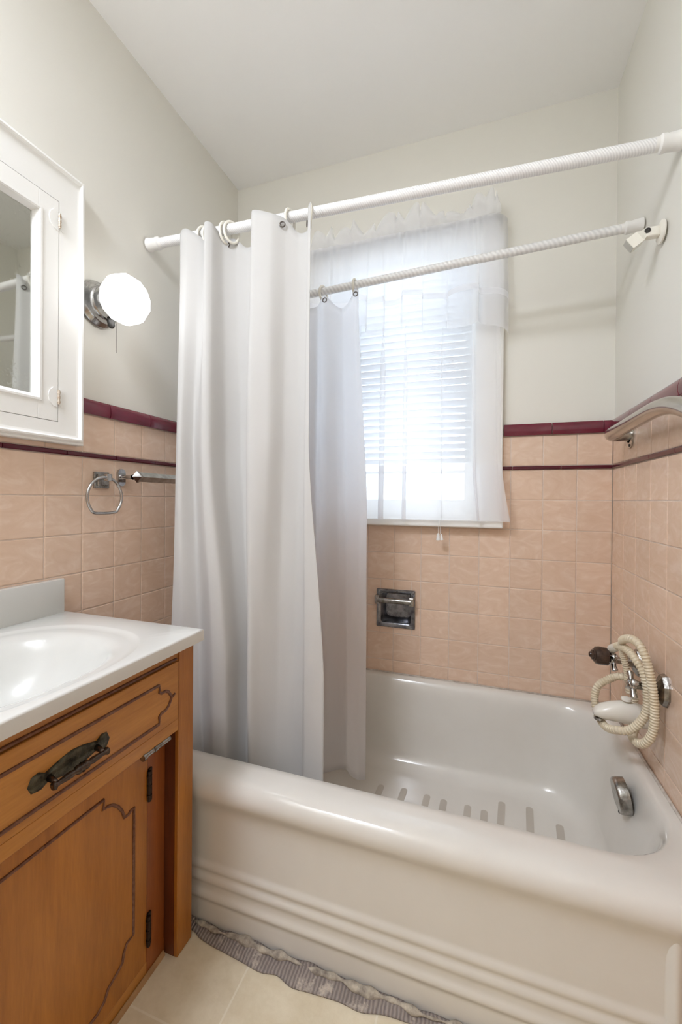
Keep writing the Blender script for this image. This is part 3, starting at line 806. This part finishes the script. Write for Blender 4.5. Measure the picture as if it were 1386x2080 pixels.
# per column: (x top, x mid, x low, y offset top, mid, low, top edge height)
FC = [(.148, .150, .136, -.013, -.010, -.01, 1.945), (.160, .160, .150, -.022, -.028, -.03, 1.952), (.185, .182, .192, -.026, -.034, -.03, 1.950), (.222, .200, .228, -.012, -.006, -.006, 1.928),
      (.245, .226, .262, -.002, -.016, -.014, 1.918), (.262, .268, .312, -.040, -.042, -.036, 1.944), (.281, .292, .350, -.030, -.036, -.028, 1.946), (.296, .306, .362, .010, .012, .010, 1.920), (.325, .340, .378, .034, .038, .030, 1.925),
      (.362, .378, .396, .040, .034, .026, 1.895), (.402, .412, .418, .022, .006, -.002, 1.895), (.424, .420, .432, -.034, -.034, -.034, 1.938), (.440, .440, .444, -.042, -.044, -.034, 1.944), (.490, .490, .462, -.032, -.030, -.018, 1.930),
      (.525, .520, .500, -.008, .000, .006, 1.920), (.560, .562, .550, .006, .012, .014, 1.882), (.592, .590, .588, .004, .004, .004, 1.884), (.604, .604, .610, -.024, -.028, -.026, 1.925), (.616, .622, .672, -.034, -.036, -.032, 1.934)]
SC = root('shower_curtain', (.38, YC, 1.95), 'opaque white shower curtain bunched up on the front rod', 'shower curtain')
cols = [[(a, YC+d), (b, YC+e*1.35), (c, YC+f*1.45), (max(c, .215+.012*i) if i < 8 else c, YC+f*1.2)] for i, (a, b, c, d, e, f, t) in enumerate(FC)]
bm = curtain_mesh(cols, [1.90, 1.25, .60, .20], [c[6] for c in FC], .19, 8, 70, .0018)
part('curtain_panel', bm, 'curtain', SC, True, thick=.0012, fixn=False)
LC = root('shower_liner', (.5, -.25, 1.84), 'thin white shower liner hanging on the second rod behind the opaque curtain', 'shower liner')
YL = -.258
FL = []
k = 0; x = .14
x = .27
while x < .50:
    FL.append((x, x, x, .022*math.sin(k*1.7), .03*math.sin(k*1.7+.3), .03*math.sin(k*1.7), 1.80+.02*math.cos(k*1.7))); x += .034; k += 1
FL += [(.505, .502, .500, .006, .010, .012, 1.802), (.530, .530, .520, -.012, -.018, -.022, 1.822), (.545, .556, .560, -.012, -.020, -.024, 1.822), (.575, .590, .600, .000, .010, .012, 1.793), (.600, .616, .628, .008, .016, .018, 1.781), (.630, .650, .652, .000, -.006, -.008, 1.800), (.652, .680, .682, -.012, -.018, -.020, 1.833), (.666, .704, .707, -.010, -.012, -.012, 1.826)]
cols = [[(a, YL+d), (b, YL+e), (c, YL+f)] for a, b, c, d, e, f, t in FL]
bm = curtain_mesh(cols, [1.78, 1.05, .3], [c[6] for c in FL], .11, 6, 60, .002)
part('liner_panel', bm, 'liner', LC, True, thick=.0008, fixn=False)
def grommet(parent, p, nrm=(0, -1, 0), r=.0075):
    bm = bm_new(); n = Vector(nrm).normalized(); u = n.cross(Vector((0, 0, 1))).normalized(); w = u.cross(n)
    ring_tube(bm, [Vector(p)+u*r*math.cos(2*PI*k/18)+w*r*math.sin(2*PI*k/18) for k in range(18)], .0019, 8)
    part('grommet', bm, 'dark_ring', parent, True)
for x, dy, z, n in ((.248, -.006, 1.893, (-.5, -1, 0)), (.312, .022, 1.903, (-.8, -1, 0)), (.421, -.020, 1.899, (-1, -.35, 0)), (.520, -.0155, 1.899, (.4, -1, 0)), (.598, -.014, 1.886, (-1, -.5, 0))):
    grommet(SC, (x, YC+dy-.004, z), n)
for x, dy, z in ((.541, -.0145, 1.808), (.657, -.0145, 1.812)): grommet(LC, (x, YL+dy-.003, z))
# rings
def crings(A, B, spots, R, drop, group, labels):
    src = None
    for (x, yaw), lab in zip(spots, labels):
        p = on_rod(A, B, x)
        if src is None or True:
            o = root('curtain_ring', (p.x, p.y, p.z), lab, 'curtain ring', group)
            bm = bm_new(); u = Vector((math.sin(yaw), math.cos(yaw), 0)); w = Vector((0, 0, 1))
            ring_tube(bm, [p+u*(R*math.cos(2*PI*k/32))+w*(R*1.25*math.sin(2*PI*k/32)-drop) for k in range(32)], .0042, 10)
            me = part('ring_tmp', bm, 'cream', o, True)
            # the ring is one mesh: replace the empty by the mesh itself
            m = me; m.parent = None; m.location = o.location
            for kx in ('label', 'category', 'group'): m[kx] = o[kx]
            bpy.data.objects.remove(o); m.name = 'curtain_ring'
crings(R1A, R1B, [(.222, .4), (.243, .5), (.302, .25), (.322, .5), (.524, .1), (.590, -.5)], .026, .0110, 'rings on the front shower rod',
       ['cream ring on the front rod at the far left, first of six', 'cream ring on the front rod, second from the left', 'cream ring on the front rod, third from the left, above a dark grommet', 'cream ring on the front rod, fourth from the left, touching the third', 'cream ring on the front rod, fifth from the left, above a clear grommet', 'cream ring at the right end of the opaque curtain, sixth on the front rod'])
crings(R2A, R2B, [(.526, .3), (.648, .1)], .0215, .0080, 'rings on the second shower rod',
       ['cream ring on the second rod beside the opaque curtain edge', 'cream ring on the second rod above the free corner of the thin liner'])

# ------------------------------------------------------------------ blind
BL = root('window_blind', (.757, .03, 2.05), 'white slatted blind lowered over the window behind the sheer curtains', 'blind')
bm = bm_new(); box(bm, .463, 1.044, .012, .046, 2.035, 2.064, .003); part('headrail', bm, 'white_paint', BL)
bm = bm_new(); z = 2.018; ns = 0
while z > 1.222:
    t = math.radians(-30); n = 4; ring0 = []
    pr2 = [(-.0165+.033*k/n, .0022*math.sin(PI*k/n)) for k in range(n+1)]
    pts = [(.029+a*math.cos(t)+b*math.sin(t), z+a*math.sin(t)-b*math.cos(t)*-1) for a, b in pr2]
    A_ = [bm.verts.new((.466, y, zz)) for y, zz in pts]; B_ = [bm.verts.new((1.042, y, zz)) for y, zz in pts]
    for k in range(n): bm.faces.new((A_[k], A_[k+1], B_[k+1], B_[k]))
    z -= .0285
part('slats', bm, 'slat', BL, True, thick=.0008)
bm = bm_new(); box(bm, .466, 1.042, .014, .044, 1.198, 1.210, .003); part('bottom_rail', bm, 'white_paint', BL)
bm = bm_new()
for x in (.58, .755, .93):
    for y in (.012, .046): tube(bm, [(x, y, 2.03), (x, y, 1.205)], .0009, 6)
part('ladder_cord', bm, 'blind_cord', BL)
bm = bm_new()
for e in (-.0035, .0045):
    tube(bm, [(.930+e, .008, 2.03), (.930+e, .004, 1.30), (.930+e, -.0505, 1.03), (.930+e*.9, -.0505, .962)], .0008, 6)
PC = part('pull_cord', bm, 'blind_cord', BL)
bm = bm_new()
lathe(bm, [(0, .002), (.002, .0045), (.014, .006), (.026, .0075), (.027, .0005)], (.927, -.0505, .965), (0, 0, -1), 12, True)
lathe(bm, [(0, .002), (.002, .0035), (.012, .0045), (.022, .006), (.023, .0005)], (.9385, -.0505, .962), (.1, 0, -1), 12, True)
part('tassel', bm, 'blind_cord', PC, True, sharp=40)

# ------------------------------------------------------------------ window curtains
CR = root('curtain_rod', (.757, -.07, 2.107), 'white curtain rod above the window threaded through the sheer valance', 'curtain rod')
bm = bm_new()
path = catmull([(.372, -.019, 2.103), (.372, -.045, 2.103), (.376, -.062, 2.103), (.392, -.070, 2.103), (.5, -.070, 2.104), (.757, -.070, 2.107), (1.0, -.070, 2.110), (1.122, -.070, 2.112), (1.138, -.062, 2.112), (1.143, -.045, 2.112), (1.143, -.019, 2.112)], 6)
pp, fr = frames(path)
loft(bm, [[p+b*(dx*.0045)+n*(dz*.012) for dx, dz in ((-1, -.8), (-.4, -1), (.4, -1), (1, -.8), (1, .8), (.4, 1), (-.4, 1), (-1, .8))] for p, (t, n, b) in zip(pp, fr)], True, True, True)
part('rod', bm, 'rod_grey', CR, True, sharp=40)
for b in ((1.134, 1.152, 2.095, 2.13), (.363, .381, 2.086, 2.121)):
    bm = bm_new(); box(bm, b[0], b[1], -.026, -.0185, b[2], b[3], .002); part('bracket', bm, 'cream', CR)

def gather(x, f=1.0):
    return .5*math.sin(f*x*151+1.3*math.sin(x*23))+.3*math.sin(f*x*87+2+1.7*math.sin(x*11))+.3*math.sin(x*243*f+.6)
def folds(x):
    return .6*math.sin(x*62+1.5*math.sin(x*13+.4))+.35*math.sin(x*101+1+math.sin(x*19))
SHE = root('sheer_curtain', (.757, -.06, 2.1), 'long sheer white curtain reaching below the window stool', 'sheer curtain')
def sheer_pt(u, v, off=0, z0=2.095, z1=1.016):
    z = z0+(z1-z0)*v; q = (2.1-z)/1.08
    xs = .382+.752*u
    flare = max(0, (z-1.25)/-.25)**1.6 if z < 1.25 else 0
    ph = xs*58+1.1*math.sin(xs*17+.4)
    x = xs+(xs-.75)*.05*q+.029*min(1, q*2.2)*(1-abs(2*u-1)**6)*math.sin(ph)+(.030*flare*(max(0, u-.72)/.28))
    y = -.0525+.003*gather(xs)*(1-min(1, q*3))+.0075*math.cos(ph)*min(1, .3+q*1.2)*(1 if z < 1.7 else .7)+off-(.012*max(0, (1.3-z)/.3) if z < 1.3 else 0)
    return Vector((x, min(y, -.0215 if z > 1.03 else -.05), z))
bm = bm_new(); sheet(bm, lambda u, v: sheer_pt(u, v), 260, 40); part('sheer_panel', bm, 'sheer', SHE, True)
bm = bm_new(); sheet(bm, lambda u, v: sheer_pt(u, v, -.003, 1.226+.003*math.sin(u*31), 1.016), 260, 10); part('hem', bm, 'sheer', SHE, True)
VA = root('sheer_valance', (.757, -.085, 2.1), 'short sheer valance with ruffled bottom tier across the window top', 'valance')
def val_pt(u, z, off=0, amp=1.0):
    xs = .374+.766*u; q = min(1, max(0, (2.1-z)/.25))
    y = -.086+.004*gather(xs+.3)*(1-q)+amp*.012*folds(xs*.72+.21)*q+off
    x = xs+.017*q*math.sin(xs*74+2*math.sin(xs*9))
    e = max(0, u-.965)/.035                     # wraps round the rod end to the wall
    if e > 0:
        x = 1.1132+.050*math.sin(e*PI/2)+.006*q*e; y += .056*(1-math.cos(e*PI/2))
    return Vector((x, y, z))
zr = lambda u: 1.886-.040*u+.013*math.sin(u*23+.6)*(.5+u*.7)+.007*math.sin(u*47)
bm = bm_new(); sheet(bm, lambda u, v: val_pt(u, 2.119+(zr(u)-2.119)*v), 240, 20); part('valance_panel', bm, 'sheer', VA, True)
zb = lambda u: zr(u)-.128-.012*math.sin(u*31+1)
bm = bm_new(); sheet(bm, lambda u, v: val_pt(u, zr(u)+.012-.022*v, -.007), 260, 3); part('ruffle_heading', bm, 'sheer_thick', VA, True)
bm = bm_new(); sheet(bm, lambda u, v: val_pt(u, zr(u)+.012+(zb(u)-zr(u)-.012)*v, -.004-.006*v, 1.0+.7*v), 260, 12); part('ruffle', bm, 'sheer', VA, True)
bumps = [(.438, .075, .03), (.485, .080, .03), (.545, .065, .03), (.592, .088, .032), (.66, .055, .03), (.728, .082, .035), (.775, .075, .03), (.826, .094, .03), (.872, .09, .03), (.92, .045, .03), (.97, .038, .03), (1.03, .045, .03), (1.068, .078, .022), (1.096, .086, .02), (1.125, .07, .02)]
def ftop(x):
    return max(.024, max(1.12*h*math.exp(-((x-c)/w)**2*.9) for c, h, w in bumps))
def frill_side(sg):
    def f(u, v):
        x = .374+.766*u; h = ftop(x)
        bulge = math.sin(v*PI)*(.010+.10*h)+.003*gather(x, .8)*(1-v)
        return Vector((x+.012*v*math.sin(x*70), -.071+sg*(.0055+bulge), 2.1165+.011*u+h*v))
    return f
bm = bm_new(); sheet(bm, frill_side(-1), 240, 10); sheet(bm, frill_side(1), 240, 10)
part('frill', bm, 'sheer', VA, True)
bm = bm_new()
def sleeve(sg):
    def f(u, v):
        x = .394+.722*u
        return Vector((x, -.071+sg*(.0065+.0035*abs(gather(x+.1))), 2.090+.031*v+.004*u))
    return f
sheet(bm, sleeve(-1), 300, 3); sheet(bm, sleeve(1), 300, 3); part('rod_pocket', bm, 'sheer', VA, True)

# ------------------------------------------------------------------ soap dish
SD = root('soap_dish', (.756, 0, .572), 'recessed chrome soap dish with a grab bar in the back wall tiles', 'soap dish')
fx0, fx1, fz0, fz1 = .677, .835, .5715, .727
bm = bm_new()
rings = [[Vector((x, y, z)) for x, z in rrect(fx0+d, fx1-d, fz0+d, fz1-d, r, 6)] for d, y, r in ((0, .0, .004), (0, -.003, .004), (.002, -.0055, .004), (.015, -.0055, .008), (.018, -.003, .010), (.019, .055, .022), (.026, .066, .022), (.06, .068, .01))]
loft(bm, rings, True, False, True); part('recess', bm, 'mottled_chrome', SD, True, sharp=45)
for x in (fx0+.010, fx1-.010):
    bm = bm_new(); box(bm, x-.009, x+.009, -.040, -.004, .692, .706, .002); box(bm, x-.009, x+.009, -.044, -.030, .672, .704, .002); part('bracket', bm, 'old_chrome', SD)
bm = bm_new(); tube(bm, [(fx0+.012, -.037, .688), (fx1-.012, -.037, .688)], .011, 16); part('bar', bm, 'old_chrome', SD, True, sharp=50)
bm = bm_new(); lathe(bm, [(0, .005), (.003, .004), (.0032, .0005)], (.762, -.004, .7175), (0, -1, 0), 10); part('screw', bm, 'dark_metal', SD)

# ------------------------------------------------------------------ faucet, hose
BF = root('bath_faucet', (W, -.37, .6), 'chrome bath faucet with two cross handles and a cream spout', 'faucet')
for y, z in ((-.445, .632), (-.285, .636)):
    bm = bm_new()
    lathe(bm, [(0, .036), (.004, .036), (.012, .033), (.022, .018), (.023, .0005)], (W, y-.012*(y < -.4), z), (-1, 0, 0), 8, True, False, PI/8, (1.12, .80))
    part('escutcheon', bm, 'old_chrome', BF)
    bm = bm_new(); lathe(bm, [(.018, .014), (.042, .014), (.043, .010), (.06, .0095), (.064, .012)], (W, y, z), (-1, 0, 0), 16); st = part('valve_stem', bm, 'old_chrome', BF, True, sharp=40)
    bm = bm_new(); hx = W-.068
    lathe(bm, [(-.008, .011), (-.004, .013), (.006, .013), (.011, .009), (.012, .0005)], (hx, y, z), (-1, 0, 0), 16, True)
    for k in range(4):
        a = PI/4+k*PI/2+(.25 if y < -.4 else .1); d = Vector((0, math.cos(a), math.sin(a))); c = Vector((hx, y, z))
        tube(bm, [c+d*.008, c+d*.018, c+d*.026, c+d*.031, c+d*.033], [.0075, .0062, .008, .0075, .003], 10)
    part('cross_handle', bm, 'chrome', BF, True, sharp=50, label='chrome cross handle')
bm = bm_new()
lathe(bm, [(.079, .021), (.082, .0245), (.104, .0255), (.113, .0235), (.115, .0185), (.1175, .0185), (.119, .014), (.122, .014), (.124, .0085), (.127, .0075), (.129, .004), (.1295, .0005)], (W, -.285, .640), (-1, 0, .04), 28, True)
part('brown_cap', bm, 'brown', BF, True, sharp=35, label='dark brown ridged cap')
bm = bm_new(); sec = []
for dx, hy, ht, hb, zc in ((.0, .026, .029, .029, .521), (.022, .026, .029, .028, .522), (.045, .025, .029, .028, .525), (.07, .025, .028, .027, .527), (.095, .024, .023, .025, .526), (.115, .022, .016, .022, .524), (.128, .016, .009, .016, .522), (.135, .009, .003, .010, .519)):
    sec.append([Vector((W-dx, -.37+hy*(abs(math.cos(t))**.8)*(1 if math.cos(t) > 0 else -1), zc+(ht if math.sin(t) > 0 else hb)*math.sin(t))) for t in (2*PI*k/20 for k in range(20))])
loft(bm, sec, True, True, True)
SP = part('spout', bm, 'spout', BF, True, sharp=60, label='cream tub spout')
bm = bm_new(); lathe(bm, [(0, .004), (.006, .004)], (W-.058, -.37, .552), (0, 0, 1), 10, True, True); lathe(bm, [(.006, .010), (.009, .013), (.014, .012), (.017, .006), (.0175, .0005)], (W-.058, -.37, .552), (0, 0, 1), 16, True)
part('diverter_knob', bm, 'spout', SP, True, sharp=40)
bm = bm_new(); lathe(bm, [(0, .012), (.006, .012), (.007, .009), (.007, .0005)], (W-.122, -.37, .504), (0, 0, -1), 14, True); part('nozzle', bm, 'chrome', SP, True, sharp=40)

HS = root('shower_hose', (1.44, -.45, .6), 'cream ribbed shower hose coiled over the bath faucet', 'hose')
loop = [(1.4425, -.3, .6751), (1.4448, -.34, .6942), (1.4468, -.39, .7033), (1.4506, -.43, .6997), (1.4660, -.455, .6676), (1.4730, -.459, .6217), (1.4725, -.459, .5789), (1.4597, -.452, .5406), (1.4399, -.44, .5126), (1.4213, -.425, .502), (1.409, -.40, .490), (1.401, -.37, .4865), (1.395, -.335, .500), (1.393, -.317, .532), (1.402, -.313, .566), (1.4285, -.318, .5919), (1.4483, -.327, .6058), (1.468, -.33, .6019), (1.4814, -.33, .5719), (1.4877, -.325, .5259), (1.4833, -.34, .4753), (1.4638, -.39, .4738), (1.4614, -.44, .4838), (1.47, -.465, .5018), (1.4806, -.475, .5369), (1.4813, -.48, .5932), (1.4758, -.48, .6494), (1.4647, -.475, .7079), (1.4537, -.46, .7401), (1.4426, -.43, .7427), (1.4405, -.38, .7188), (1.4520, -.348, .6749), (1.4665, -.337, .6188), (1.4725, -.331, .5645)]
cl = catmull(loop, 60)
fr2 = []; L_ = 0
for i, p in enumerate(cl):
    if i: L_ += (p-cl[i-1]).length
    c = math.cos(2*PI*L_/.0072)
    slim = 1 if i < 1800 else .86
    fr2.append((.0088+.0017*(max(0, c)**.5))*slim)
bm = bm_new(); tube(bm, cl, fr2, 14); part('hose', bm, 'hose', HS, True)
bm = bm_new(); tube(bm, [(1.4415, -.287, .667), (1.442, -.297, .673), (1.444, -.325, .687)], [.012, .012, .0105], 14); part('coupling', bm, 'cream', HS, True, sharp=40)

# ------------------------------------------------------------------ grab bar
GB = root('grab_bar', (W, -.45, 1.3), 'stainless steel grab bar on the right wall below the burgundy trim', 'grab bar')
gx = W-.057
pts = catmull([(W-.004, -.178, 1.297), (W-.03, -.178, 1.297), (W-.049, -.186, 1.297), (gx, -.21, 1.298), (gx, -.28, 1.299), (gx, -.40, 1.301), (gx, -.50, 1.303), (gx, -.56, 1.302), (gx, -.62, 1.295), (gx, -.68, 1.279), (gx, -.74, 1.255), (gx, -.90, 1.185), (gx, -.98, 1.15), (W-.05, -1.0, 1.142), (W-.03, -1.008, 1.138), (W-.004, -1.008, 1.138)], 6)
bm = bm_new(); tube(bm, pts, .019, 24); part('tube', bm, 'steel', GB, True, sharp=60)
for y, z in ((-.176, 1.292), (-1.008, 1.133)):
    bm = bm_new(); lathe(bm, [(0, .0005), (0, .0375), (.003, .0375), (.0045, .036), (.0045, .02)], (W, y, z), (-1, 0, 0), 32); fl = part('flange', bm, 'steel', GB, True, sharp=40)
    bm = bm_new(); lathe(bm, [(.0045, .0045), (.0065, .004), (.0067, .0005)], (W, y-.008, z-.028), (-1, 0, 0), 12); part('screw', bm, 'dark_metal', fl)

# ------------------------------------------------------------------ light, camera
w = bpy.data.worlds.new('daylight'); scene.world = w; w.use_nodes = True
nt = w.node_tree; nt.nodes.clear()
bg = nt.nodes.new('ShaderNodeBackground'); wo = nt.nodes.new('ShaderNodeOutputWorld')
bg.inputs['Color'].default_value = (.76, .88, 1, 1); bg.inputs['Strength'].default_value = 3.2
nt.links.new(bg.outputs[0], wo.inputs[0])

cd = bpy.data.cameras.new('camera'); cam = bpy.data.objects.new('camera', cd); COL.objects.link(cam)
yaw, pitch, roll = 0.3306, -0.0047, -0.0088
Rz = Matrix.Rotation(yaw, 3, 'Z'); Rx = Matrix.Rotation(pitch, 3, 'X'); Ry = Matrix.Rotation(roll, 3, 'Y')
R = Rz @ Rx @ Ry
mw = Matrix((R.col[0], R.col[2], -R.col[1])).transposed().to_4x4()
mw.translation = Vector((1.0823, -1.6693, 1.0909))
cam.matrix_world = mw
cd.sensor_fit = 'HORIZONTAL'; cd.sensor_width = 36; cd.lens = 841.54/1386*36
cd.shift_x = (693-689.745)/1386; cd.shift_y = (1018.55-1040)/1386
cd.clip_start = .01
scene.camera = cam
vs = scene.view_settings
vs.view_transform = 'Standard'; vs.look = 'None'; vs.gamma = 1; vs.use_curve_mapping = False
vs.exposure = 0.44
scene.display_settings.display_device = 'sRGB'
cy_ = scene.cycles
cy_.max_bounces = 10; cy_.diffuse_bounces = 6; cy_.transparent_max_bounces = 20; cy_.glossy_bounces = 4; cy_.transmission_bounces = 6
cy_.use_adaptive_sampling = True; cy_.adaptive_threshold = .03
cy_.sample_clamp_indirect = 8
cy_.caustics_reflective = False; cy_.caustics_refractive = False
cy_.use_denoising = True
